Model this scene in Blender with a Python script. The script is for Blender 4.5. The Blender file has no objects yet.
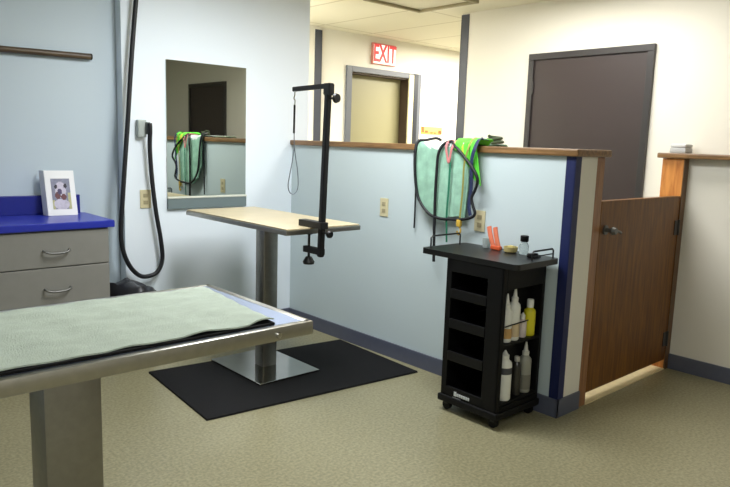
import bpy, bmesh, math, random
from mathutils import Vector, Matrix
random.seed(4)
sc = bpy.context.scene
C = sc.collection
PI = math.pi

# ------------------------------------------------------------------ helpers
def lin(c):
    r = []
    for v in c:
        v = v/255.0
        r.append(v/12.92 if v <= .04045 else ((v+.055)/1.055)**2.4)
    return (r[0], r[1], r[2], 1)

def mat(name, col, rough=.5, metal=0., var=0., vscale=20., bump=0., bscale=60., **kw):
    m = bpy.data.materials.new(name); m.use_nodes = True
    nt = m.node_tree; b = nt.nodes['Principled BSDF']
    c = lin(col)
    b.inputs['Base Color'].default_value = c
    b.inputs['Roughness'].default_value = rough
    b.inputs['Metallic'].default_value = metal
    for k, v in kw.items():
        b.inputs[k.replace('_', ' ')].default_value = v
    tc = nt.nodes.new('ShaderNodeTexCoord')
    if var > 0:
        n = nt.nodes.new('ShaderNodeTexNoise'); n.inputs['Scale'].default_value = vscale
        n.inputs['Detail'].default_value = 5
        nt.links.new(tc.outputs['Object'], n.inputs['Vector'])
        r = nt.nodes.new('ShaderNodeValToRGB')
        r.color_ramp.elements[0].position = .3; r.color_ramp.elements[1].position = .7
        r.color_ramp.elements[0].color = tuple(x*(1-var) for x in c[:3])+(1,)
        r.color_ramp.elements[1].color = tuple(min(1, x*(1+var)) for x in c[:3])+(1,)
        nt.links.new(n.outputs['Fac'], r.inputs['Fac'])
        nt.links.new(r.outputs['Color'], b.inputs['Base Color'])
    if bump > 0:
        n = nt.nodes.new('ShaderNodeTexNoise'); n.inputs['Scale'].default_value = bscale
        nt.links.new(tc.outputs['Object'], n.inputs['Vector'])
        bp = nt.nodes.new('ShaderNodeBump'); bp.inputs['Strength'].default_value = bump
        bp.inputs['Distance'].default_value = .01
        nt.links.new(n.outputs['Fac'], bp.inputs['Height'])
        nt.links.new(bp.outputs['Normal'], b.inputs['Normal'])
    return m

def wood(name, c1, c2, axis='Z', rough=.4, scale=6., stretch=14.):
    m = bpy.data.materials.new(name); m.use_nodes = True
    nt = m.node_tree; b = nt.nodes['Principled BSDF']; b.inputs['Roughness'].default_value = rough
    tc = nt.nodes.new('ShaderNodeTexCoord'); mp = nt.nodes.new('ShaderNodeMapping')
    s = [stretch]*3; s['XYZ'.index(axis)] = 1.0
    mp.inputs['Scale'].default_value = s
    n = nt.nodes.new('ShaderNodeTexNoise'); n.inputs['Scale'].default_value = scale
    n.inputs['Detail'].default_value = 7; n.inputs['Distortion'].default_value = .6
    r = nt.nodes.new('ShaderNodeValToRGB')
    r.color_ramp.elements[0].position = .35; r.color_ramp.elements[1].position = .68
    r.color_ramp.elements[0].color = lin(c1); r.color_ramp.elements[1].color = lin(c2)
    nt.links.new(tc.outputs['Object'], mp.inputs['Vector']); nt.links.new(mp.outputs['Vector'], n.inputs['Vector'])
    nt.links.new(n.outputs['Fac'], r.inputs['Fac']); nt.links.new(r.outputs['Color'], b.inputs['Base Color'])
    return m

def emis(name, col, strength):
    m = bpy.data.materials.new(name); m.use_nodes = True
    b = m.node_tree.nodes['Principled BSDF']
    b.inputs['Base Color'].default_value = lin(col)
    b.inputs['Emission Color'].default_value = lin(col)
    b.inputs['Emission Strength'].default_value = strength
    return m

def bx(bm, x0, x1, y0, y1, z0, z1, bev=0., mi=0):
    M = Matrix.Translation(((x0+x1)/2, (y0+y1)/2, (z0+z1)/2)) @ Matrix.Diagonal((abs(x1-x0), abs(y1-y0), abs(z1-z0), 1))
    r = bmesh.ops.create_cube(bm, size=1, matrix=M)
    fs = set(f for v in r['verts'] for f in v.link_faces)
    for f in fs: f.material_index = mi
    if bev > 0:
        es = list(set(e for v in r['verts'] for e in v.link_edges))
        bmesh.ops.bevel(bm, geom=es, offset=bev, segments=2, profile=.6, affect='EDGES')

def cyl(bm, p0, p1, r0, r1=None, n=20, mi=0):
    r1 = r0 if r1 is None else r1
    p0 = Vector(p0); p1 = Vector(p1); d = p1-p0
    q = d.to_track_quat('Z', 'Y').to_matrix().to_4x4()
    M = Matrix.Translation((p0+p1)/2) @ q
    r = bmesh.ops.create_cone(bm, cap_ends=True, segments=n, radius1=r0, radius2=r1, depth=d.length, matrix=M)
    for f in set(f for v in r['verts'] for f in v.link_faces): f.material_index = mi

def bar(bm, p0, p1, w, h):
    """square tube between two points"""
    p0 = Vector(p0); p1 = Vector(p1); d = p1-p0
    q = d.to_track_quat('Z', 'Y').to_matrix().to_4x4()
    M = Matrix.Translation((p0+p1)/2) @ q @ Matrix.Diagonal((w, h, d.length, 1))
    r = bmesh.ops.create_cube(bm, size=1, matrix=M)
    es = list(set(e for v in r['verts'] for e in v.link_edges))
    bmesh.ops.bevel(bm, geom=es, offset=min(w, h)*.14, segments=2, affect='EDGES')

def spline(pts, per=8):
    pts = [Vector(p) for p in pts]; out = []
    for i in range(len(pts)-1):
        a = pts[max(i-1, 0)]; b = pts[i]; c = pts[i+1]; d = pts[min(i+2, len(pts)-1)]
        for k in range(per):
            t = k/per
            out.append(.5*((2*b)+(c-a)*t+(2*a-5*b+4*c-d)*t*t+(3*b-a-3*c+d)*t**3))
    out.append(pts[-1]); return out

def tube(bm, pts, r, n=10, per=8, flat=None, smooth=True, mi=0):
    """tube along a smoothed path; flat=(w,h) gives a strap"""
    P = spline(pts, per) if smooth else [Vector(p) for p in pts]
    rings = []; up = None
    for i, p in enumerate(P):
        t = (P[min(i+1, len(P)-1)]-P[max(i-1, 0)]).normalized()
        if up is None:
            up = t.orthogonal().normalized()
            if flat: up = Vector((1, 0, 0)) - t*t.x; up.normalize()
        else:
            up = up - t*up.dot(t)
            if flat: up = Vector((1, 0, 0)) - t*t.x
            up.normalize()
        s = t.cross(up)
        ring = []
        for k in range(n):
            a = 2*PI*k/n
            if flat: off = s*math.cos(a)*flat[0]/2 + up*math.sin(a)*flat[1]/2
            else: off = (s*math.cos(a)+up*math.sin(a))*r
            ring.append(bm.verts.new(p+off))
        rings.append(ring)
    for a, b in zip(rings, rings[1:]):
        for k in range(n):
            f = bm.faces.new((a[k], a[(k+1) % n], b[(k+1) % n], b[k])); f.material_index = mi
    bm.faces.new(rings[0][::-1]); bm.faces.new(rings[-1])

def lathe(bm, prof, c=(0, 0, 0), n=24, mi=0):
    c = Vector(c); rings = []
    for r, z in prof:
        rings.append([bm.verts.new(c+Vector((r*math.cos(2*PI*k/n), r*math.sin(2*PI*k/n), z))) for k in range(n)])
    for a, b in zip(rings, rings[1:]):
        for k in range(n):
            f = bm.faces.new((a[k], a[(k+1) % n], b[(k+1) % n], b[k])); f.material_index = mi
    bm.faces.new(rings[0][::-1]); bm.faces.new(rings[-1])

def sheet(bm, fn, nu, nv, th=.004, mif=None):
    """closed slab around a surface fn(u,v) -> point"""
    P = [[Vector(fn(i/nu, j/nv)) for j in range(nv+1)] for i in range(nu+1)]
    top = []; bot = []
    for i in range(nu+1):
        rt = []; rb = []
        for j in range(nv+1):
            du = P[min(i+1, nu)][j]-P[max(i-1, 0)][j]; dv = P[i][min(j+1, nv)]-P[i][max(j-1, 0)]
            nrm = du.cross(dv)
            nrm = nrm.normalized() if nrm.length > 1e-9 else Vector((0, 0, 1))
            rt.append(bm.verts.new(P[i][j]+nrm*th/2)); rb.append(bm.verts.new(P[i][j]-nrm*th/2))
        top.append(rt); bot.append(rb)
    for i in range(nu):
        for j in range(nv):
            mi = mif((i+.5)/nu, (j+.5)/nv) if mif else 0
            f = bm.faces.new((top[i][j], top[i+1][j], top[i+1][j+1], top[i][j+1])); f.material_index = mi
            f = bm.faces.new((bot[i][j], bot[i][j+1], bot[i+1][j+1], bot[i+1][j])); f.material_index = mi
    for i in range(nu):
        bm.faces.new((top[i][0], bot[i][0], bot[i+1][0], top[i+1][0]))
        bm.faces.new((top[i][nv], top[i+1][nv], bot[i+1][nv], bot[i][nv]))
    for j in range(nv):
        bm.faces.new((top[0][j], top[0][j+1], bot[0][j+1], bot[0][j]))
        bm.faces.new((top[nu][j], bot[nu][j], bot[nu][j+1], top[nu][j+1]))

def BM(): return bmesh.new()

def obj(name, bm, m, parent=None, smooth=False):
    bmesh.ops.recalc_face_normals(bm, faces=bm.faces[:])
    org = Vector((0, 0, 0))
    me = bpy.data.meshes.new(name)
    if parent is not None: org = Vector(parent.get('_o', (0, 0, 0)))
    if org.length > 0: bmesh.ops.translate(bm, vec=-org, verts=bm.verts[:])
    bm.to_mesh(me); bm.free()
    for x in (m if isinstance(m, (list, tuple)) else [m]): me.materials.append(x)
    if smooth:
        for p in me.polygons: p.use_smooth = True
        try: me.set_sharp_from_angle(angle=math.radians(38))
        except Exception: pass
    o = bpy.data.objects.new(name, me); C.objects.link(o)
    if parent is not None: o.parent = parent; o['_o'] = tuple(org)
    return o

def tag(o, label, cat, group=None):
    o['label'] = label; o['category'] = cat
    if group: o['group'] = group
    return o

def thing(name, label, cat, loc, group=None):
    o = bpy.data.objects.new(name, None); C.objects.link(o)
    o.location = loc; o['_o'] = tuple(loc); o.empty_display_size = .05
    return tag(o, label, cat, group)

def struct(name, bm, m, parent=None, smooth=False):
    o = obj(name, bm, m, parent, smooth)
    if parent is None: o['kind'] = 'structure'
    return o

def box_struct(name, m, *b, bev=0.):
    bm = BM(); bx(bm, *b, bev=bev); return struct(name, bm, m)

# ------------------------------------------------------------------ materials
M_wall_cool = mat('wall_paint_cool', (226, 235, 243), .55, bump=.03, bscale=90)
M_wall_half = mat('partition_paint', (192, 205, 208), .5, bump=.03, bscale=90)
M_wall_cream = mat('wall_paint_cream', (229, 225, 213), .6, bump=.03, bscale=90)
M_ceiling = None
M_base = mat('vinyl_base', (86, 90, 106), .4, var=.05)
M_guard_grey = mat('corner_guard_grey', (58, 63, 76), .45)
M_guard_navy = mat('corner_guard_navy', (18, 28, 76), .5)
M_cap = wood('oak_cap', (106, 78, 46), (148, 112, 72), 'Y', .35, 5)
M_jamb = wood('oak_jamb', (128, 86, 54), (158, 112, 74), 'Z', .4, 5)
M_pine = wood('knotty_pine', (176, 102, 42), (216, 146, 72), 'Z', .45, 4, 9)
M_walnut = wood('walnut_veneer', (94, 54, 10), (128, 82, 18), 'Z', .5, 4, 12)
M_dark_door = mat('dark_brown_paint', (54, 44, 42), .45, var=.05, vscale=3)
M_dark_frame = mat('dark_frame_paint', (50, 47, 46), .4)
M_khaki = mat('khaki_door', (150, 144, 108), .5)
M_frame_grey = mat('door_frame_grey', (94, 98, 106), .45)
M_reveal = mat('shaded_reveal', (66, 50, 34), .6)  # shade inside the exit door recess, put into the reveal colour
M_cream_strip = mat('cream_strip', (214, 206, 168), .5)
M_navy_strip = mat('blue_grey_strip', (32, 36, 46), .45)
M_jamb_dk = wood('dark_jamb', (88, 60, 32), (110, 78, 44), 'Z', .4, 5)
M_thresh = mat('pale_threshold', (218, 202, 160), .5, var=.06, vscale=30)
M_black = mat('black_plastic', (7, 7, 8), .55, Specular_IOR_Level=.25)
M_black_top = mat('black_laminate', (15, 15, 15), .36)
M_black_metal = mat('black_powder_coat', (14, 14, 16), .45)
M_black_rub = mat('black_rubber', (14, 13, 15), .8, Specular_IOR_Level=.25, var=.15, vscale=150, bump=.3, bscale=220)
M_hose = mat('black_hose', (12, 13, 20), .55)
M_steel = mat('brushed_steel', (178, 176, 170), .28, 1., var=.06, vscale=40)
M_steel_col = mat('column_steel', (150, 148, 142), .32, .95, var=.06, vscale=40)
M_steel_pl = mat('plate_steel', (190, 188, 182), .12, 1., var=.04, vscale=12)
M_chrome = mat('chrome', (200, 200, 198), .15, 1.)
M_pull = mat('dull_pull', (112, 112, 110), .45, .8)
M_tabletop = mat('table_mat_tan', (184, 170, 138), .35, var=.05, vscale=8)
M_blue_lam = mat('blue_laminate', (36, 48, 158), .3)
M_cab = mat('grey_cabinet', (124, 123, 118), .5, var=.03)
M_cab_front = mat('grey_drawer_front', (130, 129, 124), .48, var=.03)
M_almond = mat('almond_plastic', (204, 194, 156), .4)
M_almond_dk = mat('almond_socket', (160, 150, 118), .4)
M_mirror = mat('mirror_glass', (200, 204, 196), .015, 1.)
M_rail = mat('mirror_rail_grey', (108, 122, 124), .4)
M_rail_lt = mat('mirror_rail_lip', (206, 208, 196), .35)
M_rod = wood('brown_rail', (66, 52, 38), (96, 78, 56), 'X', .4)
M_towel_pale = mat('pale_green_terry', (186, 198, 184), .95, var=.07, vscale=25, bump=.5, bscale=260)
M_towel_mint = mat('mint_terry', (146, 188, 166), .95, var=.18, vscale=18, bump=.5, bscale=260)
M_towel_white = mat('white_terry', (222, 228, 224), .95, var=.05, vscale=18, bump=.5, bscale=260)
M_lime = mat('lime_cloth', (96, 214, 60), .8, var=.12, vscale=25, bump=.2)
M_yel = mat('yellow_band', (196, 190, 70), .8)
M_green_d = mat('green_strap', (18, 106, 78), .7)
M_olive = mat('olive_strap', (138, 134, 62), .7)
M_tan_clip = mat('tan_clip', (196, 162, 62), .5)
M_navy = mat('navy_strap', (26, 38, 76), .7, var=.4, vscale=120)
M_pink = mat('pink_strap', (196, 120, 120), .7)
M_dkolive = mat('dark_olive_strap', (52, 62, 34), .7)
M_orange = mat('orange_plastic', (206, 112, 82), .4)
M_white_pl = mat('white_plastic', (232, 232, 222), .4)
M_label_tan = mat('label_tan', (190, 150, 92), .6)
M_label_grey = mat('label_dark', (70, 70, 76), .6)
M_yellow_b = mat('yellow_bottle', (216, 206, 40), .35)
M_grey_b = mat('grey_bottle', (150, 150, 138), .35)
M_dark_b = mat('dark_bottle', (44, 42, 38), .3)
M_glass = mat('clear_glass', (225, 232, 230), .05, Transmission_Weight=.9, IOR=1.3)
M_tan = mat('tan_plastic', (186, 170, 112), .5)
M_paper = mat('white_card', (236, 236, 236), .6)
M_print = mat('unreadable_print', (196, 200, 200), .5)
M_red = emis('exit_red', (206, 50, 52), .3)
M_exit_face = emis('exit_face', (255, 236, 226), .55)
M_exit_rim = mat('exit_rim', (206, 130, 116), .5)
M_plaque = mat('yellow_plaque', (228, 196, 96), .5)
M_brown_mark = mat('brown_marks', (122, 84, 44), .6)
M_diff = emis('lamp_diffuser', (255, 250, 238), 3.0)
M_lampframe = mat('lamp_frame', (196, 190, 170), .45)

# floor: speckled vinyl tile
def floor_mat():
    m = bpy.data.materials.new('speckled_vinyl_floor'); m.use_nodes = True
    nt = m.node_tree; b = nt.nodes['Principled BSDF']; b.inputs['Roughness'].default_value = .34
    tc = nt.nodes.new('ShaderNodeTexCoord')
    n1 = nt.nodes.new('ShaderNodeTexNoise'); n1.inputs['Scale'].default_value = 75; n1.inputs['Detail'].default_value = 4
    n2 = nt.nodes.new('ShaderNodeTexNoise'); n2.inputs['Scale'].default_value = 2.2; n2.inputs['Detail'].default_value = 3
    r = nt.nodes.new('ShaderNodeValToRGB'); e = r.color_ramp.elements
    e[0].position = .34; e[0].color = lin((128, 123, 95)); e[1].position = .66; e[1].color = lin((158, 152, 122))
    k = e.new(.5); k.color = lin((144, 138, 109))
    mx = nt.nodes.new('ShaderNodeMix'); mx.data_type = 'RGBA'; mx.blend_type = 'MULTIPLY'
    r2 = nt.nodes.new('ShaderNodeValToRGB'); r2.color_ramp.elements[0].color = (.86, .86, .84, 1); r2.color_ramp.elements[1].color = (1.05, 1.05, 1.05, 1)
    L = nt.links
    L.new(tc.outputs['Object'], n1.inputs['Vector']); L.new(tc.outputs['Object'], n2.inputs['Vector'])
    L.new(n1.outputs['Fac'], r.inputs['Fac']); L.new(n2.outputs['Fac'], r2.inputs['Fac'])
    mx.inputs[0].default_value = 1
    L.new(r.outputs['Color'], mx.inputs[6]); L.new(r2.outputs['Color'], mx.inputs[7])
    L.new(mx.outputs[2], b.inputs['Base Color'])
    return m
M_floor = floor_mat()

def ceil_mat():
    m = bpy.data.materials.new('ceiling_tiles'); m.use_nodes = True
    nt = m.node_tree; b = nt.nodes['Principled BSDF']; b.inputs['Roughness'].default_value = .8
    tc = nt.nodes.new('ShaderNodeTexCoord'); mp = nt.nodes.new('ShaderNodeMapping')
    mp.inputs['Location'].default_value = (-1.12, .17, 0)
    br = nt.nodes.new('ShaderNodeTexBrick'); br.offset = 0
    br.inputs['Color1'].default_value = lin((226, 222, 204)); br.inputs['Color2'].default_value = lin((222, 218, 200))
    br.inputs['Mortar'].default_value = lin((196, 190, 168))
    br.inputs['Scale'].default_value = 1; br.inputs['Mortar Size'].default_value = .011
    br.inputs['Brick Width'].default_value = .61; br.inputs['Row Height'].default_value = 1.22
    nt.links.new(tc.outputs['Object'], mp.inputs['Vector']); nt.links.new(mp.outputs['Vector'], br.inputs['Vector'])
    nt.links.new(br.outputs['Color'], b.inputs['Base Color'])
    return m
M_ceiling = ceil_mat()

# ------------------------------------------------------------------ room shell
H = 2.445; HC = 1.365; T = .243; L = 2.332
XW, YF, XE, YB = -4.4, -6.6, 4.6, 1.2
box_struct('floor', M_floor, XW-.1, XE+.1, YF-.1, YB+.3, -.06, 0)
box_struct('ceiling', M_ceiling, XW-.1, XE+.1, YF-.1, YB+.3, H, H+.06)
box_struct('wall_back', M_wall_cool, -1.27, .142, 0, .12, 0, H)
M_wall_left = mat('wall_paint_cool_shaded', (188, 202, 211), .55, bump=.03, bscale=90)  # wall colour darkened to stand in for the weaker light left of the jog
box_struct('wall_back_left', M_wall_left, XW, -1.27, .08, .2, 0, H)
box_struct('wall_left', M_wall_cool, XW-.1, XW, YF, .2, 0, H)
box_struct('wall_front', M_wall_cream, XW-.1, XE+.1, YF-.1, YF, 0, H)
box_struct('wall_right', M_wall_cream, 1.5, 1.62, YF, -.3, 0, H)
box_struct('wall_corridor_end', M_wall_cream, XE, XE+.1, YF, YB+.3, 0, H)
box_struct('wall_corridor_left', M_wall_cream, -1.3, -1.2, .2, YB, 0, H)
# far wall with the opening of the exit door
bm = BM()
bx(bm, 1.172, 1.56, YB, YB+.3, 0, H); bx(bm, 2.41, XE, YB, YB+.3, 0, H)
bx(bm, 1.56, 2.41, YB, YB+.3, 2.07, H); bx(bm, -1.3, 1.172, YB-.03, YB+.3, 0, H)
struct('wall_far', bm, M_wall_cream)
# half-height partition and ledge
bm = BM()
bx(bm, 0, T, -L, 0, 0, HC-.036)
struct('wall_partition', bm, [M_wall_half])
bm = BM(); bx(bm, .004, T-.004, -L-.003, -L+.004, .0, HC-.037); struct('trim_1', bm, M_wall_cream)
box_struct('wall_ledge', M_wall_cream, 1.29, 1.5, YF, -2.2, 0, HC-.036)
# caps
bm = BM(); bx(bm, -.022, T+.068, -L-.022, -.001, HC-.036, HC, bev=.008); struct('trim_2', bm, M_cap)
bm = BM(); bx(bm, 1.205, 1.5, YF, -2.175, HC-.036, HC-.004, bev=.008); struct('trim_3', bm, M_cap)
# corner guards
bm = BM(); bx(bm, -.004, .002, -L-.004, -L+.047, .096, HC-.037); bx(bm, -.004, .048, -L-.006, -L+.002, .096, HC-.037)
struct('trim_4', bm, M_guard_navy)
bm = BM(); bx(bm, 1.494, 1.50, -.375, -.296, 0, H-.01); bx(bm, 1.494, 1.575, -.30, -.294, 0, H-.01); struct('trim_5', bm, M_guard_grey)
bm = BM(); bx(bm, 1.095, 1.178, YB-.036, YB-.03, .0, H-.03); bx(bm, 1.172, 1.178, YB-.036, YB, 0, H-.03); 
struct('trim_6', bm, M_guard_grey)
# baseboards
hb = .096
bm = BM(); bx(bm, -.012, 0, -L-.012, 0, 0, hb); bx(bm, -.012, T-.04, -L-.012, -L, 0, hb); struct('baseboard_partition', bm, M_base)
bm = BM(); bx(bm, -1.27, 0, -.012, 0, 0, hb); struct('baseboard_back', bm, M_base)
bm = BM(); bx(bm, 1.278, 1.29, YF, -2.335, 0, hb); struct('baseboard_ledge', bm, M_base)
bm = BM(); bx(bm, 1.488, 1.5, -.9, -.3, 0, hb); struct('baseboard_right', bm, M_base)
# half-door frame: left jamb, right pine post
bm = BM(); bx(bm, T-.04, T+.035, -L-.004, -L+.16, 0, HC-.037, bev=.003); struct('trim_7', bm, M_jamb)
bm = BM(); bx(bm, 1.232, 1.29, -L-.002, -L+.13, 0, HC-.037, bev=.002); struct('trim_8', bm, M_pine)
bm = BM(); bx(bm, 1.228, 1.292, -L-.008, -L-.002, 0, HC-.037, bev=.001); struct('trim_10', bm, M_jamb_dk)
bm = BM(); bx(bm, T+.035, 1.232, -L-.01, -L+.24, 0, .008, bev=.003); struct('trim_9', bm, M_thresh)

# door 3: the low walnut door between partition and ledge
bm = BM(); bx(bm, T+.04, 1.226, -L-.003, -L+.04, .066, 1.102, bev=.003)
d3 = struct('door_3', bm, M_walnut)
bm = BM()
cyl(bm, (.335, -L-.003, .950), (.335, -L-.012, .950), .025, n=28)
cyl(bm, (.335, -L-.012, .950), (.335, -L-.042, .950), .011)
lathe_pts = [(-.052, .012), (-.048, .024), (-.062, .028), (-.072, .02)]
cyl(bm, (.335, -L-.038, .950), (.335, -L-.05, .950), .015, .022, n=28)
cyl(bm, (.335, -L-.05, .950), (.335, -L-.068, .950), .022, .016, n=28)
tube(bm, [(.335, -L-.055, .950), (.37, -L-.057, .946), (.41, -L-.052, .938), (.425, -L-.046, .934)], .0075)
obj('door_knob', bm, M_pull, d3, True)
bm = BM(); bx(bm, 1.178, 1.222, -L-.008, -L-.003, .865, .955, bev=.002); cyl(bm, (1.226, -L-.01, .862), (1.226, -L-.01, .958), .006)
obj('hinge', bm, M_dark_frame, d3)
bm = BM(); bx(bm, 1.178, 1.222, -L-.008, -L-.003, .16, .25, bev=.002); cyl(bm, (1.226, -L-.01, .157), (1.226, -L-.01, .253), .006)
obj('hinge', bm, M_dark_frame, d3)

# door 1: dark brown door in the right wall
bm = BM(); bx(bm, 1.484, 1.5, -1.925, -1.045, .005, 2.02, bev=.003)
d1 = struct('door_1', bm, M_dark_door)
bm = BM()
bx(bm, 1.47, 1.5, -1.045, -1.0, 0, 2.02, bev=.003); bx(bm, 1.47, 1.5, -1.97, -1.925, 0, 2.02, bev=.003)
bx(bm, 1.469, 1.5, -1.9705, -.9995, 2.02, 2.066, bev=.003)
obj('door_frame', bm, M_dark_frame, d1)
for z in (.25, 1.05, 1.82):
    bm = BM(); cyl(bm, (1.478, -1.047, z-.05), (1.478, -1.047, z+.05), .007); obj('hinge', bm, M_dark_frame, d1)
bm = BM(); cyl(bm, (1.484, -1.86, .95), (1.44, -1.86, .95), .012); cyl(bm, (1.45, -1.86, .95), (1.425, -1.86, .95), .028, .02); obj('door_knob', bm, M_chrome, d1, True)

bm = BM(); bx(bm, 1.484, 1.5, -4.41, -3.545, .005, 2.02, bev=.003)
d4 = struct('door_4', bm, M_dark_door)
bm = BM()
bx(bm, 1.47, 1.5, -3.545, -3.5, 0, 2.02, bev=.003); bx(bm, 1.47, 1.5, -4.455, -4.41, 0, 2.02, bev=.003)
bx(bm, 1.469, 1.5, -4.4555, -3.4995, 2.02, 2.066, bev=.003)
obj('door_frame', bm, M_dark_frame, d4)
# door 2: khaki exit door set back in the far wall
bm = BM(); bx(bm, 1.585, 2.405, YB+.115, YB+.155, .01, 2.065)
d2 = struct('door_2', bm, M_khaki)
bm = BM()
bx(bm, 1.515, 1.585, YB-.02, YB+.12, 0, 2.125, bev=.003); bx(bm, 1.585, 2.48, YB-.02, YB+.01, 2.07, 2.125, bev=.003)
obj('door_frame', bm, M_frame_grey, d2)
bm = BM(); bx(bm, 2.405, 2.412, YB-.005, YB+.115, 0, 2.07); bx(bm, 1.585, 2.412, YB+.01, YB+.115, 2.055, 2.07); obj('reveal', bm, M_reveal, d2)
bm = BM(); bx(bm, 2.408, 2.482, YB-.022, YB+.005, 0, 2.11); obj('stop_strip', bm, M_cream_strip, d2)
bm = BM(); bx(bm, 2.482, 2.545, YB-.026, YB+.005, 0, 2.125); obj('side_casing', bm, M_navy_strip, d2)
bm = BM(); bx(bm, 2.545, 2.595, YB-.022, YB+.005, 0, 2.125); obj('side_casing', bm, M_frame_grey, d2)
bm = BM(); cyl(bm, (2.3, YB+.115, .98), (2.3, YB+.06, .98), .012); cyl(bm, (2.3, YB+.075, .98), (2.3, YB+.05, .98), .028, .02); obj('door_knob', bm, M_chrome, d2, True)

# ------------------------------------------------------------------ ceiling lamps
def troffer(x0, x1, y0, y1, label, power, col, sp=1.0):
    t = thing('ceiling_light', label, 'ceiling light', ((x0+x1)/2, (y0+y1)/2, H), 'fluorescent ceiling lights')
    bm = BM(); w = .035
    bx(bm, x0, x1, y0, y0+w, H-.022, H-.0005, bev=.004); bx(bm, x0, x1, y1-w, y1, H-.022, H-.0005, bev=.004)
    bx(bm, x0, x0+w, y0, y1, H-.022, H-.0005, bev=.004); bx(bm, x1-w, x1, y0, y1, H-.022, H-.0005, bev=.004)
    obj('frame', bm, M_lampframe, t)
    bm = BM(); bx(bm, x0+w, x1-w, y0+w, y1-w, H-.012, H-.001)
    obj('diffuser', bm, M_diff, t)
    ld = bpy.data.lights.new('lamp_tube_light', 'AREA'); ld.shape = 'RECTANGLE'
    ld.size = x1-x0-2*w; ld.size_y = y1-y0-2*w; ld.energy = power; ld.color = col
    ld.spread = PI*sp
    lo = bpy.data.objects.new('lamp_light', ld); C.objects.link(lo); lo.parent = t
    lo.location = (0, 0, -.03)
    return t
COOL = (.93, .97, 1.0); WARM = (1.0, .96, .86)
troffer(.45, 1.06, -2.3, -1.08, 'ceiling light over the passage behind the partition, in front of the dark door', 13, (1, .98, .95))
t = thing('ceiling_panel', 'unlit square ceiling panel with dark olive edge above the passage', 'ceiling panel', (.795, -.49, H))
bm = BM(); w = .03
bx(bm, .49, 1.1, -.79, -.79+w, H-.04, H-.0005, bev=.004); bx(bm, .49, 1.1, -.185-w, -.185, H-.04, H-.0005, bev=.004)
bx(bm, .49, .49+w, -.79, -.185, H-.04, H-.0005, bev=.004); bx(bm, 1.1-w, 1.1, -.79, -.185, H-.04, H-.0005, bev=.004)
obj('frame', bm, mat('olive_frame', (150, 140, 108), .5), t)
bm = BM(); bx(bm, .52, 1.07, -.76, -.215, H-.02, H-.001); obj('panel', bm, mat('panel_white', (222, 218, 200), .7), t)
troffer(2.5, 3.72, -.2, .41, 'ceiling light in the side corridor behind the dark door wall', 85, WARM)
troffer(-1.0, .1, .3, .91, 'added unseen ceiling light behind the mirror wall, brightening the exit door wall', 40, WARM)  # lamp added out of sight to light the far wall from the left
troffer(-2.6, -1.99, -5.4, -4.18, 'ceiling light above the grooming room behind the camera', 18, COOL)
troffer(-1.2, -.59, -2.2, -.98, 'added unseen ceiling light above the rear grooming table, brightening the mirror wall', 34, COOL)  # lamp added out of view to lift the upper mirror wall and room fill

# ------------------------------------------------------------------ exit sign and plaque
def text_mesh(s, size, depth):
    cu = bpy.data.curves.new('letters', 'FONT'); cu.body = s; cu.size = size; cu.extrude = depth
    cu.align_x = 'CENTER'; cu.align_y = 'CENTER'; cu.offset = size*.018
    o = bpy.data.objects.new('letters_tmp', cu); C.objects.link(o)
    bpy.context.view_layer.update()
    me = bpy.data.meshes.new_from_object(o.evaluated_get(bpy.context.evaluated_depsgraph_get()))
    bpy.data.objects.remove(o); return me

t = thing('exit_sign', 'red and white EXIT sign on the far wall above the khaki door', 'exit sign', (1.985, YB, 2.17))
bm = BM(); bx(bm, 1.85, 2.175, YB-.03, YB, 2.172, 2.385, bev=.004); obj('housing', bm, M_exit_rim, t)
bm = BM(); bx(bm, 1.858, 2.167, YB-.035, YB-.0295, 2.18, 2.37); obj('sign_face', bm, M_exit_face, t)
me = text_mesh('EXIT', .22, .003)
for v in me.vertices:
    x, y, z = v.co; v.co = (x*.72+.027, -.037+(-z), y*1.12+.105)
me.materials.clear(); me.materials.append(M_red)
o = bpy.data.objects.new('lettering', me); C.objects.link(o); o.parent = t

t = thing('wall_plaque', 'small yellow plaque with brown marks on the far wall right of the exit door', 'plaque', (2.82, YB, 1.49))
bm = BM(); bx(bm, 2.645, 2.99, YB-.012, YB, 1.485, 1.565, bev=.002); obj('plate', bm, M_plaque, t)
bm = BM()
for x0, x1, z0, z1 in [(2.65, 2.685, 1.50, 1.562), (2.70, 2.75, 1.495, 1.525), (2.79, 2.83, 1.49, 1.508), (2.85, 2.885, 1.49, 1.506), (2.925, 2.98, 1.492, 1.528)]:
    bx(bm, x0, x1, YB-.016, YB-.011, z0, z1, bev=.002)
bx(bm, 2.65, 2.98, YB-.0135, YB-.0115, 1.4965, 1.5015)
obj('marks', bm, M_brown_mark, t)

# ------------------------------------------------------------------ mirror wall
t = thing('wall_mirror', 'rectangular mirror with a grey lower rail on the back wall', 'mirror', (-.7, 0, .89))
bm = BM(); bx(bm, -.99, -.402, -.008, -.0005, .968, 1.842, bev=.0015); obj('mirror_glass', bm, M_mirror, t)
bm = BM(); bx(bm, -.99, -.402, -.02, -.0005, .893, .962, bev=.003); obj('bottom_rail', bm, M_rail, t)
bm = BM(); bx(bm, -.99, -.402, -.024, -.0005, .962, .974, bev=.002); obj('rail_lip', bm, M_rail_lt, t)

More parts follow.
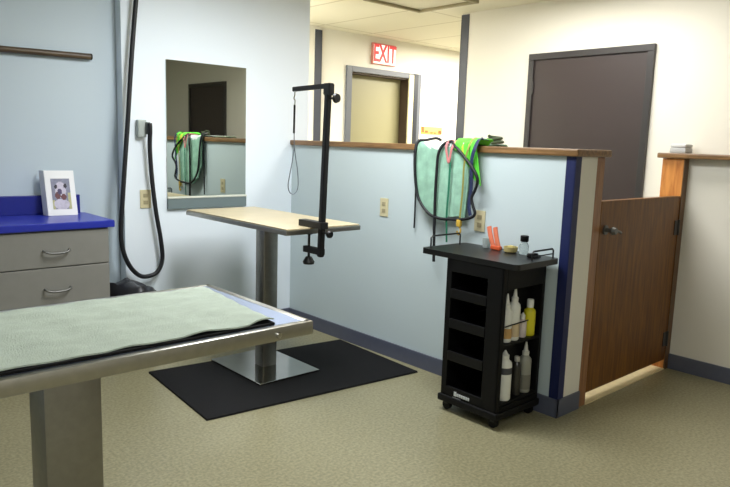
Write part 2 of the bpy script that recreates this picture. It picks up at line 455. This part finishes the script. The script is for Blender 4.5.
def outlet(label, kind, c, slots):
    x, y, z = c
    t = thing('outlet_plate', label, 'outlet', c)
    w, h = .036, .058
    def B(bm, a, b, z0, z1, d0, d1, bev=.0):
        if kind == 'y': bx(bm, x+a, x+b, y-d1, y-d0, z+z0, z+z1, bev=bev)
        else: bx(bm, x-d1, x-d0, y+a, y+b, z+z0, z+z1, bev=bev)
    bm = BM(); B(bm, -w, w, -h, h, 0, .006, .002); obj('cover', bm, M_almond, t)
    for s in (-.022, .022):
        bm = BM(); B(bm, -.015, .015, s-.012, s+.012, .0055, .0085, .002); obj('socket', bm, M_almond_dk, t)
outlet('almond outlet plate on the back wall inside the hose loop', 'y', (-1.135, 0, .965), 2)
outlet('almond outlet plate on the partition right of the grooming arm', 'x', (0, -1.008, .96), 2)
outlet('almond outlet plate on the partition above the black trolley', 'x', (0, -1.775, .955), 2)

# wall bracket for the hose
t = thing('hose_bracket', 'pale grey hose bracket on the back wall left of the mirror', 'bracket', (-1.16, 0, 1.34))
bm = BM(); bx(bm, -1.19, -1.135, -.04, 0, 1.352, 1.458, bev=.008); obj('box', bm, mat('grey_plastic', (168, 176, 172), .5), t)
bm = BM(); bx(bm, -1.145, -1.12, -.062, -.03, 1.37, 1.445, bev=.006); obj('clip', bm, mat('bracket_clip', (96, 104, 104), .5), t)
bm = BM()
tube(bm, [(-1.17, -.05, 2.44), (-1.185, -.05, 2.28), (-1.195, -.05, 2.159), (-1.225, -.05, 1.867), (-1.257, -.05, 1.482), (-1.282, -.05, 1.2), (-1.302, -.05, .968), (-1.317, -.05, .753),
          (-1.3, -.05, .635), (-1.26, -.05, .545), (-1.205, -.05, .487), (-1.15, -.05, .475), (-1.085, -.05, .497), (-1.05, -.05, .575), (-1.058, -.05, .70),
          (-1.09, -.05, .898), (-1.111, -.05, 1.088), (-1.125, -.055, 1.28), (-1.13, -.075, 1.4), (-1.132, -.075, 1.438)], .014, n=14)
tag(obj('dryer_hose', bm, M_hose, None, True), 'long black hose hanging in a loop against the back wall', 'hose')

# brown rail on the wall at upper left
t = thing('wall_rail', 'dark brown rounded rail fixed high on the wall above the cabinet', 'rail', (-1.9, .05, 1.80))
bm = BM(); cyl(bm, (-1.435, .055, 1.812), (-2.6, .055, 1.79), .018, n=18); obj('rod', bm, M_rod, t, True)
bm = BM(); cyl(bm, (-1.434, .055, 1.812), (-1.427, .055, 1.812), .0185, n=18); obj('end_cap', bm, M_black, t, True)
bm = BM(); bx(bm, -2.35, -2.3, .05, .08, 1.775, 1.82, bev=.003); obj('mount', bm, M_black, t)

# ------------------------------------------------------------------ cabinet, worktop, card, bin
def cabinet(x0, x1, label):
    t = thing('drawer_cabinet', label, 'cabinet', ((x0+x1)/2, -.14, 0))
    bm = BM(); bx(bm, x0, x1, -.345, .078, .09, .848, bev=.002); bx(bm, x0+.01, x1-.01, -.30, .07, 0, .09); obj('body', bm, M_cab, t)
    for z0, z1 in ((.652, .842), (.432, .646), (.1, .426)):
        bm = BM(); bx(bm, x0+.003, x1-.003, -.362, -.3455, z0, z1, bev=.003); d = obj('drawer', bm, M_cab_front, t)
        xc = (x0+x1)/2+.03; zc = (z0+z1)/2-.01
        bm = BM(); tube(bm, [(xc-.066, -.361, zc+.006), (xc-.062, -.378, zc+.002), (xc-.04, -.386, zc-.006), (xc, -.389, zc-.009), (xc+.04, -.386, zc-.006), (xc+.062, -.378, zc+.002), (xc+.066, -.361, zc+.006)], .0055)
        obj('handle', bm, M_pull, d, True)
    return t
cabinet(-2.14, -1.51, 'grey drawer cabinet under the blue worktop, at the end by the hose')
cabinet(-2.78, -2.146, 'grey drawer cabinet under the blue worktop, further left from the hose')
bm = BM(); bx(bm, -2.8, -1.481, -.375, .078, .849, .889, bev=.006)
w = tag(obj('worktop', bm, M_blue_lam), 'bright blue laminate worktop on the grey drawer cabinets', 'worktop')
bm = BM(); bx(bm, -2.8, -1.52, .052, .078, .889, 1.0, bev=.004)
obj('backsplash', bm, mat('blue_backsplash', (28, 38, 128), .35), w)

# photo card: pixel-free painted dog portrait made of shaped faces
t = thing('photo_card', 'white card with a small dog photo standing on the blue worktop', 'card', (-1.66, -.06, .89))
def card_pt(u, v, d=0.):                   # u across, v up, d in front of the sheet
    return Vector((-1.732+.160*u, -.045+.06*v-.012*u-d, .8905+.255*v))
bm = BM(); sheet(bm, lambda u, v: card_pt(u, v), 2, 2, .002); obj('card_sheet', bm, M_paper, t)
bm = BM(); sheet(bm, lambda u, v: card_pt(.0, v)+Vector((-.012*u, .05*u, 0)), 2, 2, .002); obj('card_back', bm, M_paper, t)
pm = [mat('photo_%d' % i, c, .5, var=.12, vscale=60) for i, c in enumerate([(126, 128, 148), (190, 184, 200), (34, 30, 48), (98, 52, 58), (176, 174, 128), (70, 58, 96)])]
def dog(u, v):
    v = 1-v
    def el(cx, cy, rx, ry): return ((u-cx)/rx)**2+((v-cy)/ry)**2 < 1
    if el(.74, .24, .09, .08) or el(.24, .26, .08, .07): return 2
    if el(.42, .42, .13, .1): return 5
    if el(.30, .55, .15, .12) or el(.62, .6, .15, .1): return 3
    if el(.48, .36, .3, .26): return 1
    if el(.48, .84, .42, .18): return 1
    if u > .84 and v > .45: return 4
    if u < .12 and v > .7: return 4
    return 0
bm = BM(); sheet(bm, lambda u, v: card_pt(.19+.63*u, .14+.68*v, .0022), 26, 30, .0012, dog); obj('dog_photo', bm, pm, t)

t = thing('waste_bin', 'black waste bin with a loose black liner beside the cabinet', 'bin', (-1.32, -.25, 0))
bm = BM(); lathe(bm, [(.10, 0), (.115, .02), (.135, .40), (.14, .43)], (-1.335, -.25, 0), 28); obj('bin_body', bm, M_black, t, True)
bm = BM(); n = 28; prof = [(.142, .33), (.15, .40), (.148, .455), (.12, .492), (.07, .50), (.02, .49)]
rings = []
for r, z in prof:
    rings.append([bm.verts.new((-1.335+r*(1+.07*math.sin(5*a)+.04*math.sin(9*a+1))*math.cos(a), -.25+r*(1+.06*math.sin(4*a+z*30))*math.sin(a), z+.012*math.sin(3*a+r*40)-.045*max(0, math.cos(a)))) for a in [2*PI*k/n for k in range(n)]])
for a, b in zip(rings, rings[1:]):
    for k in range(n): bm.faces.new((a[k], a[(k+1) % n], b[(k+1) % n], b[k]))
bm.faces.new(rings[-1])
obj('bin_liner', bm, mat('black_liner', (24, 24, 30), .3), t, True)

# ------------------------------------------------------------------ rear grooming table
bm = BM(); bx(bm, -1.41, -.045, -1.31, -.5, 0, .009)
fm = BM(); sheet(fm, lambda u, v: ((-1.345-.07*v)+u*((-.06-.0*v)-(-1.345-.07*v)), -.50-.80*v-.045*0-.145*u*1.0+.0*v, .005), 2, 2, .009)
bm.free()
bm = BM()
vs = [(-1.352, -.492), (-1.419, -1.295), (-.077, -1.433), (-.033, -.65)]
lo = [bm.verts.new((x, y, 0.0005)) for x, y in vs]; hi = [bm.verts.new((x*.995-.004, y*.995-.004, .01)) for x, y in vs]
bm.faces.new(lo); bm.faces.new(hi[::-1])
for i in range(4): bm.faces.new((lo[i], lo[(i+1) % 4], hi[(i+1) % 4], hi[i]))
fm.free()
tag(obj('floor_mat', bm, M_black_rub), 'black rubber floor mat under the rear grooming table', 'mat')

t = thing('grooming_table', 'stainless pedestal grooming table with tan top standing on the black mat', 'grooming table', (-.76, -.81, .01))
bm = BM(); bx(bm, -.985, -.482, -1.325, -.25, .882, .908, bev=.004); obj('table_frame', bm, M_steel, t)
bm = BM(); bx(bm, -.980, -.487, -1.320, -.255, .908, .915, bev=.002); obj('table_top', bm, M_tabletop, t)
bm = BM(); bx(bm, -.805, -.707, -.855, -.765, .02, .885, bev=.008); obj('column', bm, M_steel_col, t, True)
bm = BM(); bx(bm, -.795, -.725, -.96, -.66, .862, .884, bev=.004); obj('top_bracket', bm, M_steel_col, t)
bm = BM(); bx(bm, -.972, -.555, -1.08, -.535, .0105, .022, bev=.003); obj('base_plate', bm, M_steel_pl, t)

# grooming arm clamped on the end of the table
SX, SY = .026, .035
t = thing('grooming_stand', 'black grooming stand with top arm clamped to the end of the rear table', 'grooming stand', (-.81, -1.385, .77))
bm = BM(); bar(bm, (-.810, -1.385, .768), (-.782, -1.385, 1.65), .030, .030); obj('post', bm, M_black_metal, t, True)
bm = BM(); bar(bm, (-.782, -1.405, 1.64), (-.785, -1.09, 1.632), .02, .024); obj('arm', bm, M_black_metal, t, True)
bm = BM(); bar(bm, (-.783, -1.362, 1.622), (-.783, -1.415, 1.622), .036, .06); obj('arm_socket', bm, M_black_metal, t, True)
def knob(name, p, d, r=.02):
    bm = BM(); p = Vector(p); d = Vector(d).normalized()
    cyl(bm, p, p+d*.035, .005); cyl(bm, p+d*.03, p+d*.045, .012, r, n=24); cyl(bm, p+d*.045, p+d*.058, r, r*.85, n=24)
    return obj(name, bm, M_black_metal, t, True)
knob('height_knob', (-.785, -1.398, 1.577), (.1, -1, 0), .025)
knob('clamp_knob', (-.806, -1.398, .90), (.1, -1, -.15), .02)
bm = BM(); bx(bm, -.83, -.782, -1.41, -1.215, .9155, .95, bev=.004); obj('upper_jaw', bm, M_black_metal, t)
bm = BM(); bx(bm, -.824, -.792, -1.40, -1.25, .778, .812, bev=.004); obj('lower_jaw', bm, M_black_metal, t)
bm = BM(); cyl(bm, (-.808, -1.283, .882), (-.808, -1.283, .745), .007); cyl(bm, (-.808, -1.283, .876), (-.808, -1.283, .882), .018, n=20)
cyl(bm, (-.808, -1.283, .755), (-.808, -1.283, .728), .016, .032, n=24); cyl(bm, (-.808, -1.283, .728), (-.808, -1.283, .716), .032, .028, n=24)
obj('clamp_screw', bm, M_black_metal, t, True)

t = thing('grooming_noose', 'thin wire noose with black sleeve hanging from the grooming arm', 'noose', (-.79, -1.1, 1.62))
bm = BM(); tube(bm, [(-.792, -1.112, 1.622), (-.792, -1.112, 1.6), (-.797, -1.112, 1.585), (-.79, -1.112, 1.572), (-.792, -1.112, 1.545)], .0035); obj('hook', bm, M_chrome, t, True)
bm = BM(); cyl(bm, (-.792, -1.112, 1.55), (-.792, -1.11, 1.40), .0055, n=12); obj('sleeve', bm, M_black, t, True)
bm = BM(); tube(bm, [(-.791, -1.11, 1.42), (-.79, -1.11, 1.33), (-.798, -1.11, 1.26), (-.815, -1.11, 1.18), (-.825, -1.11, 1.122), (-.815, -1.11, 1.085), (-.791, -1.11, 1.073), (-.767, -1.11, 1.088), (-.758, -1.11, 1.125), (-.764, -1.11, 1.2), (-.778, -1.11, 1.27), (-.789, -1.11, 1.335)], .0026, n=8)
obj('wire_loop', bm, mat('grey_wire', (88, 94, 104), .5), t, True)

# ------------------------------------------------------------------ front grooming table with mat and towel
t = thing('grooming_table', 'stainless grooming table in the left foreground with a pale towel on top', 'grooming table', (-2.4, -2.3, 0))
FX0, FX1, FY0, FY1, FZ = -3.0, -1.795, -2.592, -1.995, .85
bm = BM(); bx(bm, FX0, FX1, FY0, FY1, FZ-.012, FZ, bev=.002); obj('table_top', bm, mat('satin_steel_top', (128, 138, 158), .5, .9), t)
bm = BM()
w_ = .022
bx(bm, FX0-.004, FX1+.004, FY0-.004, FY0+w_, FZ-.039, FZ+.0015, bev=.006); bx(bm, FX0-.004, FX1+.004, FY1-w_, FY1+.004, FZ-.039, FZ+.0015, bev=.006)
bx(bm, FX0-.004, FX0+w_, FY0, FY1, FZ-.039, FZ+.0015, bev=.006); bx(bm, FX1-w_, FX1+.004, FY0, FY1, FZ-.039, FZ+.0015, bev=.006)
obj('rim', bm, M_steel, t, True)
bm = BM(); bx(bm, -2.465, -2.32, -2.38, -2.25, .022, FZ-.03, bev=.01); obj('column', bm, M_steel_col, t, True)
bm = BM(); bx(bm, -2.75, -2.1, -2.34, -2.26, FZ-.06, FZ-.012, bev=.004); obj('top_bracket', bm, M_steel_col, t)
bm = BM(); bx(bm, -2.68, -2.1, -2.53, -2.08, 0, .022, bev=.004); obj('base_plate', bm, M_steel_pl, t)
bm = BM(); cyl(bm, (-1.912, FY0-.003, .828), (-1.912, FY0-.011, .828), .009, n=18); obj('rim_bolt', bm, M_chrome, t, True)

def front_edge(u): return -2.559+(.002+.004*max(0, u-.45))*math.sin(u*34)+.002*math.sin(u*53+1)
bm = BM()
sheet(bm, lambda u, v: (-2.97+u*(1.065+.05*v), -2.566+v*.518, FZ+.0038), 2, 2, .006)
tag(obj('table_mat', bm, M_black_rub), 'black rubber mat under the pale towel on the front table', 'mat')
def towel_pt(u, v):
    x1 = -1.903+.05*v
    x = -2.96+u*(x1+2.96)
    y = front_edge(u)+v*(-2.068-front_edge(u)+.03*(1-u))
    lift = .010*max(0, u-.3)*max(0, 1-v*12)*max(0, math.sin(u*34))
    z = FZ+.0105+lift+.0012*math.sin(u*40+v*7)+.0012*math.sin(v*33+u*9)
    return (x, y, z)
bm = BM(); sheet(bm, towel_pt, 90, 44, .004)
tag(obj('towel', bm, M_towel_pale, None, True), 'pale green towel spread flat on the front grooming table', 'towel')

# ------------------------------------------------------------------ towel, cloth and leads on the partition
def over_cap(s, xb, zb, xf, zf):
    """s 0..1 along a strip from behind, over the cap, down the front"""
    pts = [Vector((xb, 0, zb)), Vector((xb, 0, HC+.0)), Vector((xb-.012, 0, HC+.012)), Vector((.10, 0, HC+.009)), Vector((-.02, 0, HC+.011)), Vector((xf, 0, HC-.004)), Vector((xf, 0, zf))]
    ln = [(b-a).length for a, b in zip(pts, pts[1:])]; tot = sum(ln); d = s*tot
    for a, b, l in zip(pts, pts[1:], ln):
        if d <= l: return a.lerp(b, d/l)
        d -= l
    return pts[-1]
def mint(u, v):
    y = -1.30-.405*u
    k = max(0, 1-u/.42)
    zf = .957+.16*k**2.2+.012*math.sin(u*9)
    p = over_cap(v, T+.065, 1.12, -.034, zf)
    drop = max(0, HC-p.z)
    fold = .011*math.sin(u*13+.6)*min(1, drop*5)
    if p.x < 0: p.x -= abs(fold)*.9
    return (p.x, y+.012*math.sin(p.z*9)*min(1, drop*3), p.z+.0015*math.sin(u*30))
bm = BM(); sheet(bm, mint, 44, 60, .007, lambda u, v: 1 if .26 < v < .615+.015*math.sin(u*8) else 0)
tag(obj('towel', bm, [M_towel_mint, M_towel_white], None, True), 'mint green towel hanging over the partition cap', 'towel')

def lime(u, v):
    y = -1.605-.15*u
    zf = 1.335-.15*max(0, (u-.3)/.5)+.04*max(0, u-.8)*5*.6
    p = over_cap(v, .11, HC+.005, -.042, zf)
    drop = max(0, HC-p.z)
    onc = 1 if p.z > HC-.01 else .15
    p.z += .02*onc*(.6+.4*math.sin(u*7+v*3)+.5*math.sin(u*15))
    if p.x < 0: p.x -= .012*abs(math.sin(u*10))
    return (p.x, y-.22*drop*u+(.06*max(0, p.x)), p.z)
bm = BM(); sheet(bm, lime, 30, 40, .006, lambda u, v: 1 if (.34 < u < .46 or .62 < u < .68) else 0)
tag(obj('cloth', bm, [M_lime, M_yel], None, True), 'bright lime green cloth with yellow bands draped on the partition cap', 'cloth')

LX = -.058
def lead(name, label, pts, r, m, flat=None, x=LX, parent=None):
    bm = BM(); tube(bm, [(p[0], p[1], p[2]) if len(p) == 3 else (x, p[0], p[1]) for p in pts], r, n=10, flat=flat)
    o = obj(name, bm, m, parent, True)
    return tag(o, label, 'lead') if label else o
lead('grooming_lead', 'thick black lead looped around the mint towel with one end hanging down', [
    (-1.499, .69), (-1.494, .816), (-1.487, 1.048), (-1.49, 1.25), (-.058, -1.5, 1.325), (-.045, -1.528, 1.372), (-.03, -1.565, 1.384), (-.05, -1.61, 1.362), (-.066, -1.692, 1.305),
    (-.072, -1.751, 1.255), (-.074, -1.789, 1.21), (-.072, -1.798, 1.172), (-1.774, 1.127), (-1.753, 1.082), (-1.766, 1.039), (-1.782, 1.0), (-1.757, .975), (-1.687, .957), (-1.6, .95),
    (-1.525, .947), (-1.445, .966), (-1.378, 1.02), (-1.340, 1.084), (-1.316, 1.213), (-.05, -1.306, 1.33), (-.03, -1.31, 1.382), (.02, -1.325, 1.39), (.05, -1.375, 1.402), (.03, -1.43, 1.392)], .0085, M_hose)
lead('grooming_lead', 'thin black lead hanging straight left of the mint towel', [(.08, -1.28, 1.37), (.0, -1.285, 1.373), (-.03, -1.29, 1.368), (-.036, -1.293, 1.33), (-.03, -1.294, 1.27), (-.022, -1.296, 1.092), (-.02, -1.295, .90), (-.02, -1.293, .862)], .0052, M_hose)
lead('grooming_lead', 'dark green strap lead hanging down the middle of the mint towel', [(.03, -1.588, 1.388), (-.03, -1.588, 1.385), (-.056, -1.588, 1.345), (-1.587, 1.254), (-1.585, 1.113), (-1.58, .971), (-.05, -1.583, .815)], .004, M_green_d, (.014, .004))
ol = lead('grooming_lead', 'olive strap lead with a tan clip hanging right of the green lead', [(.03, -1.72, 1.402), (-.03, -1.718, 1.40), (-.066, -1.716, 1.345), (-.066, -1.695, 1.259), (-1.687, 1.121), (-1.679, .99), (-1.676, .95)], .004, M_olive, (.013, .004))
bm = BM(); bx(bm, -.07, -.05, -1.69, -1.662, .915, .955, bev=.005); tube(bm, [(-.06, -1.676, .92), (-.06, -1.69, .895), (-.06, -1.676, .87), (-.06, -1.663, .89)], .005)
obj('clip', bm, M_tan_clip, ol, True)
lead('grooming_lead', 'broad navy patterned strap hanging at the right edge of the mint towel', [(.04, -1.76, 1.40), (-.03, -1.762, 1.402), (-.066, -1.762, 1.35), (-.07, -1.749, 1.289), (-.066, -1.748, 1.207), (-1.746, 1.125), (-1.738, 1.042), (-1.75, .985)], .004, M_navy, (.024, .005))
lead('grooming_lead', 'short pink lead curled on the partition cap above the mint towel', [(.05, -1.55, 1.384), (-.03, -1.548, 1.388), (-.056, -1.55, 1.35), (-.058, -1.566, 1.29), (-.06, -1.578, 1.27), (-.06, -1.588, 1.31), (-.058, -1.596, 1.35), (-.03, -1.6, 1.388), (.05, -1.6, 1.388)], .006, M_pink, (.016, .006))
lead('grooming_lead', 'dark olive lead coiled on the partition cap behind the lime cloth', [(.205+.04*math.cos(a)*(1-.02*k), -1.685+.06*math.sin(a)*(1-.02*k), 1.374+.0026*k) for k, a in enumerate([i*PI/4 for i in range(20)])], .0085, M_dkolive)

# ------------------------------------------------------------------ trolley
t = thing('trolley', 'black salon trolley on casters against the partition', 'trolley', (-.21, -2.02, 0))
X0, X1, Y0, Y1, YP = -.388, -.035, -2.238, -1.885, -2.165
bm = BM()
bx(bm, X0, X1, Y1-.018, Y1, .085, .80, bev=.004)            # far side
bx(bm, X0+.01, X1-.01, YP, YP+.012, .085, .80)              # wall behind the bottles
bx(bm, X1-.014, X1, Y0+.018, Y1-.018, .085, .80)            # back
bx(bm, X0+.01, X1, Y0+.018, Y1-.018, .76, .80)              # top panel
bx(bm, X0, X0+.014, Y0, YP+.02, .085, .80, bev=.003)        # near stile
bx(bm, X0, X0+.03, Y0, Y0+.012, .085, .80, bev=.003)        # frame around the bottle recess
bx(bm, X1-.022, X1, Y0, Y0+.012, .085, .80, bev=.003)
bx(bm, X0+.03, X1-.022, Y0, Y0+.012, .69, .80, bev=.003)
bx(bm, X0+.03, X1-.022, Y0, Y0+.012, .085, .108, bev=.003)
bx(bm, X0, X0+.014, Y1-.034, Y1-.012, .085, .80, bev=.003)
bx(bm, X0, X0+.016, YP, Y1-.02, .085, .135, bev=.003)       # kick panel
bx(bm, X0, X0+.016, YP, Y1-.02, .735, .80, bev=.003)
obj('body', bm, M_black, t)
bm = BM(); bx(bm, X0-.012, X1+.005, Y0-.012, Y1+.012, .05, .086, bev=.008); obj('base', bm, M_black, t)
M_tray = mat('black_tray', (14, 14, 16), .4, Specular_IOR_Level=.3)
for z in (.60, .445, .275):
    bm = BM()
    bx(bm, X0+.004, X1-.02, YP+.014, Y1-.022, z, z+.012); bx(bm, X0-.004, X0+.008, YP+.02, Y1-.034, z, z+.05, bev=.004)
    bx(bm, X0+.004, X1-.02, YP+.014, YP+.022, z, z+.045); bx(bm, X0+.004, X1-.02, Y1-.030, Y1-.022, z, z+.045)
    obj('tray', bm, M_tray, t)
bm = BM()
def rrect(bm, x0, x1, y0, y1, z0, z1, r, n=6):
    pts = []
    for cx, cy, a0 in ((x1-r, y1-r, 0), (x0+r, y1-r, PI/2), (x0+r, y0+r, PI), (x1-r, y0+r, 1.5*PI)):
        for k in range(n+1): pts.append((cx+r*math.cos(a0+k*PI/2/n), cy+r*math.sin(a0+k*PI/2/n)))
    lo = [bm.verts.new((x, y, z0)) for x, y in pts]; hi = [bm.verts.new((x, y, z1)) for x, y in pts]
    bm.faces.new(lo[::-1]); bm.faces.new(hi)
    for i in range(len(pts)): j = (i+1) % len(pts); bm.faces.new((lo[i], lo[j], hi[j], hi[i]))
rrect(bm, -.39, -.028, -2.307, -1.70, .80, .828, .03); obj('top', bm, M_black_top, t)
for ys, xa, xb, h in ((-1.735, -.35, -.115, .062), (-2.275, -.225, -.045, .045)):
    bm = BM()
    tube(bm, [(xa, ys, .826), (xa, ys, .828+h-.01), (xa+.01, ys, .828+h), (xb-.01, ys, .828+h), (xb, ys, .828+h-.01), (xb, ys, .826)], .0045, smooth=False, n=8)
    if h < .05: tube(bm, [(xa, ys, .848), (xb, ys, .848)], .003, smooth=False, n=8)
    obj('end_rail', bm, M_black_metal, t, True)
for z, xa, xb in ((.41, X0+.03, -.17), (.113, 0, 0)):   # bottle ledges in the near side
    bm = BM(); bx(bm, X0+.01, X1-.01, Y0+.001, YP, z, z+.014, bev=.003)
    obj('bottle_ledge', bm, M_black, t)
    if xa == 0: continue
    bm = BM(); cyl(bm, (xa, Y0-.002, z+.105), (xb, Y0-.002, z+.11), .0035, n=8)
    obj('bottle_bar', bm, M_black_metal, t, True)
for x in (X0+.03, X1-.03):
    for y in (Y0+.03, Y1-.025):
        bm = BM(); cyl(bm, (x-.011, y, .024), (x+.011, y, .024), .024, n=20); o = obj('caster', bm, M_black, t, True)
        bm = BM(); bx(bm, x-.016, x+.016, y-.012, y+.012, .03, .05, bev=.003); obj('fork', bm, M_black_metal, o)
# small unreadable white maker's mark on the kick panel
bm = BM(); ym = -1.975
for k, w in enumerate([.016, .011, .013, .010, .014, .010, .011]):
    bx(bm, X0-.0025, X0+.002, ym-w, ym, .098 if k else .096, .114 if k else .12, bev=.002); ym -= w+.0025
obj('badge', bm, M_print, t)
bm = BM(); bx(bm, X0-.002, X0+.002, -2.02, -1.965, .086, .09); obj('badge', bm, mat('grey_print', (110, 112, 112), .5), t)

# ------------------------------------------------------------------ bottles
def bottle(label, x, z, r, hb_, ht, body, cap, lab=None, lz=(.25, .7), kind='nozzle', group=None, y=-2.2):
    t = thing('bottle', label, 'bottle', (x, y, z), group)
    c = (x, y, z)
    bm = BM(); lathe(bm, [(r*.9, 0), (r, .006), (r, hb_*.86), (r*.93, hb_*.93), (r*.55, hb_), (r*.5, hb_+.004)], c); obj('bottle_body', bm, body, t, True)
    bm = BM()
    if kind == 'nozzle': lathe(bm, [(r*.56, hb_+.004), (r*.56, hb_+.022), (r*.38, hb_+.026), (r*.16, ht-.004), (r*.12, ht)], c)
    else: lathe(bm, [(r*.58, hb_+.004), (r*.58, ht-.004), (r*.5, ht)], c)
    obj('nozzle' if kind == 'nozzle' else 'cap', bm, cap, t, True)
    if lab:
        bm = BM(); n = 24; a0, a1 = -PI*1.02, .02*PI
        lo = []; hi = []
        for k in range(n+1):
            a = a0+(a1-a0)*k/n
            lo.append(bm.verts.new((x+(r+.0008)*math.cos(a), y+(r+.0008)*math.sin(a), z+lz[0]*hb_)))
            hi.append(bm.verts.new((x+(r+.0008)*math.cos(a), y+(r+.0008)*math.sin(a), z+lz[1]*hb_)))
        for k in range(n): bm.faces.new((lo[k], lo[k+1], hi[k+1], hi[k]))
        obj('label_band', bm, lab, t, True)
    return t
zu, zl = .4245, .1275
G1 = 'bottles on the upper ledge of the trolley'; G2 = 'bottles on the lower ledge of the trolley'
bottle('white nozzle bottle on the upper trolley ledge, nearest the open shelves', -.295, zu, .029, .165, .238, M_white_pl, M_white_pl, M_label_tan, (.12, .42), group=G1)
bottle('white nozzle bottle on the upper trolley ledge, between its white twin and the tiny bottle', -.234, zu, .030, .19, .262, M_white_pl, M_white_pl, mat('label_pale_tan', (206, 186, 150), .6), (.1, .45), group=G1)
bottle('tiny white and pink bottle beside the yellow bottle on the upper trolley ledge', -.157, zu, .021, .09, .125, mat('pinkish_white', (216, 204, 200), .4), M_white_pl, None, kind='nozzle', group=G1)
bottle('bright yellow bottle with white cap on the upper trolley ledge', -.099, zu, .030, .14, .185, M_yellow_b, M_white_pl, None, kind='cap', group=G1)
bottle('white bottle with a dark band on the lower trolley ledge', -.285, zl, .037, .205, .25, M_white_pl, M_white_pl, M_label_grey, (.66, .82), group=G2)
bottle('small dark bottle with a pale cap on the lower trolley ledge', -.182, zl, .024, .17, .2, M_dark_b, mat('pale_cap', (176, 174, 164), .4), None, kind='cap', group=G2)
bottle('grey bottle with a long nozzle on the lower trolley ledge', -.11, zl, .032, .19, .262, M_grey_b, mat('pale_nozzle', (206, 206, 196), .4), mat('label_mid_grey', (116, 114, 104), .5), (.1, .5), group=G2)

# ------------------------------------------------------------------ things on the trolley top
ZT = .8285
t = thing('nail_clippers', 'orange handled clippers standing upright on the trolley top', 'clippers', (-.1, -1.965, ZT))
for yb, yt in ((-1.952, -1.905), (-1.985, -1.945)):
    bm = BM(); tube(bm, [(-.1, yb, ZT+.012), (-.098, yb+(yt-yb)*.35, ZT+.045), (-.092, yb+(yt-yb)*.75, ZT+.085), (-.086, yt, ZT+.115)], .0085, flat=(.028, .018)); obj('handle', bm, M_orange, t, True)
bm = BM(); bx(bm, -.112, -.088, -2.0, -1.938, ZT, ZT+.022, bev=.006); obj('head', bm, mat('orange_dark', (196, 84, 46), .4), t)
t = thing('dish', 'small tan dish on the trolley top beside the orange clippers', 'dish', (-.1, -2.06, ZT))
bm = BM(); lathe(bm, [(.026, 0), (.034, .006), (.037, .03), (.033, .03), (.030, .012), (.001, .010)], (-.1, -2.06, ZT)); obj('bowl', bm, M_tan, t, True)
bm = BM(); bx(bm, -.115, -.085, -2.085, -2.045, ZT+.012, ZT+.036, bev=.008); obj('sponge', bm, mat('dull_yellow', (176, 160, 96), .8), t)
t = thing('glass_bottle', 'clear little bottle with black cap on the trolley top', 'bottle', (-.085, -2.13, ZT))
bm = BM(); lathe(bm, [(.022, 0), (.024, .004), (.024, .045), (.014, .06), (.012, .066)], (-.085, -2.13, ZT)); obj('bottle_body', bm, M_glass, t, True)
bm = BM(); lathe(bm, [(.018, .064), (.021, .068), (.021, .092), (.018, .095)], (-.085, -2.13, ZT)); obj('cap', bm, M_black, t, True)
t = thing('cup', 'small clear cup behind the orange clippers on the trolley top', 'cup', (-.075, -1.885, ZT))
bm = BM(); lathe(bm, [(.018, 0), (.019, .003), (.024, .05), (.0225, .05), (.0175, .005), (.001, .004)], (-.075, -1.885, ZT)); obj('cup_wall', bm, mat('frosted_plastic', (214, 222, 220), .3, Transmission_Weight=.6), t, True)
bm = BM(); bx(bm, -.17, -.11, -2.235, -2.205, ZT, ZT+.022, bev=.006)
for k in range(7): bx(bm, -.168+.0085*k, -.164+.0085*k, -2.252, -2.23, ZT+.002, ZT+.008)
tag(obj('clipper_comb', bm, M_black), 'black clipper comb lying by the right end rail of the trolley', 'comb')

# white box on the ledge
t = thing('soap_box', 'rounded white box lying on the wooden ledge cap at right', 'box', (1.4, -2.22, HC-.004))
bm = BM(); bx(bm, 1.35, 1.46, -2.285, -2.185, HC-.0038, HC+.03, bev=.008); obj('box_base', bm, mat('soap_grey', (178, 180, 180), .45), t, True)
bm = BM(); bx(bm, 1.35, 1.46, -2.285, -2.185, HC+.031, HC+.054, bev=.011); obj('lid', bm, mat('white_lid', (205, 206, 206), .4), t, True)

# ------------------------------------------------------------------ camera and view
cam = bpy.data.cameras.new('camera'); co = bpy.data.objects.new('camera', cam); C.objects.link(co)
cam.sensor_width = 36; cam.lens = 670.036/730*36; cam.clip_start = .02
yaw, pitch, roll = .738001, .149341, .0326352
cy, sy, cp, sp = math.cos(yaw), math.sin(yaw), math.cos(pitch), math.sin(pitch)
fwd = Vector((sy*cp, cy*cp, -sp)); right = Vector((cy, -sy, 0)); up = right.cross(fwd)
r2 = right*math.cos(roll)+up*math.sin(roll); u2 = up*math.cos(roll)-right*math.sin(roll)
R = Matrix((r2, u2, -fwd)).transposed()
co.matrix_world = Matrix.Translation((-2.948738, -4.077573, 1.362775)) @ R.to_4x4()
sc.camera = co

w = bpy.data.worlds.new('room_air'); sc.world = w; w.use_nodes = True
w.node_tree.nodes['Background'].inputs['Color'].default_value = (.8, .9, 1, 1)
w.node_tree.nodes['Background'].inputs['Strength'].default_value = .05
sc.view_settings.view_transform = 'Standard'; sc.view_settings.look = 'None'
sc.view_settings.gamma = 1; sc.view_settings.use_curve_mapping = False
sc.view_settings.exposure = 0.7
sc.cycles.use_denoising = True
sc.cycles.max_bounces = 10
for o in sc.objects:
    if '_o' in o: del o['_o']
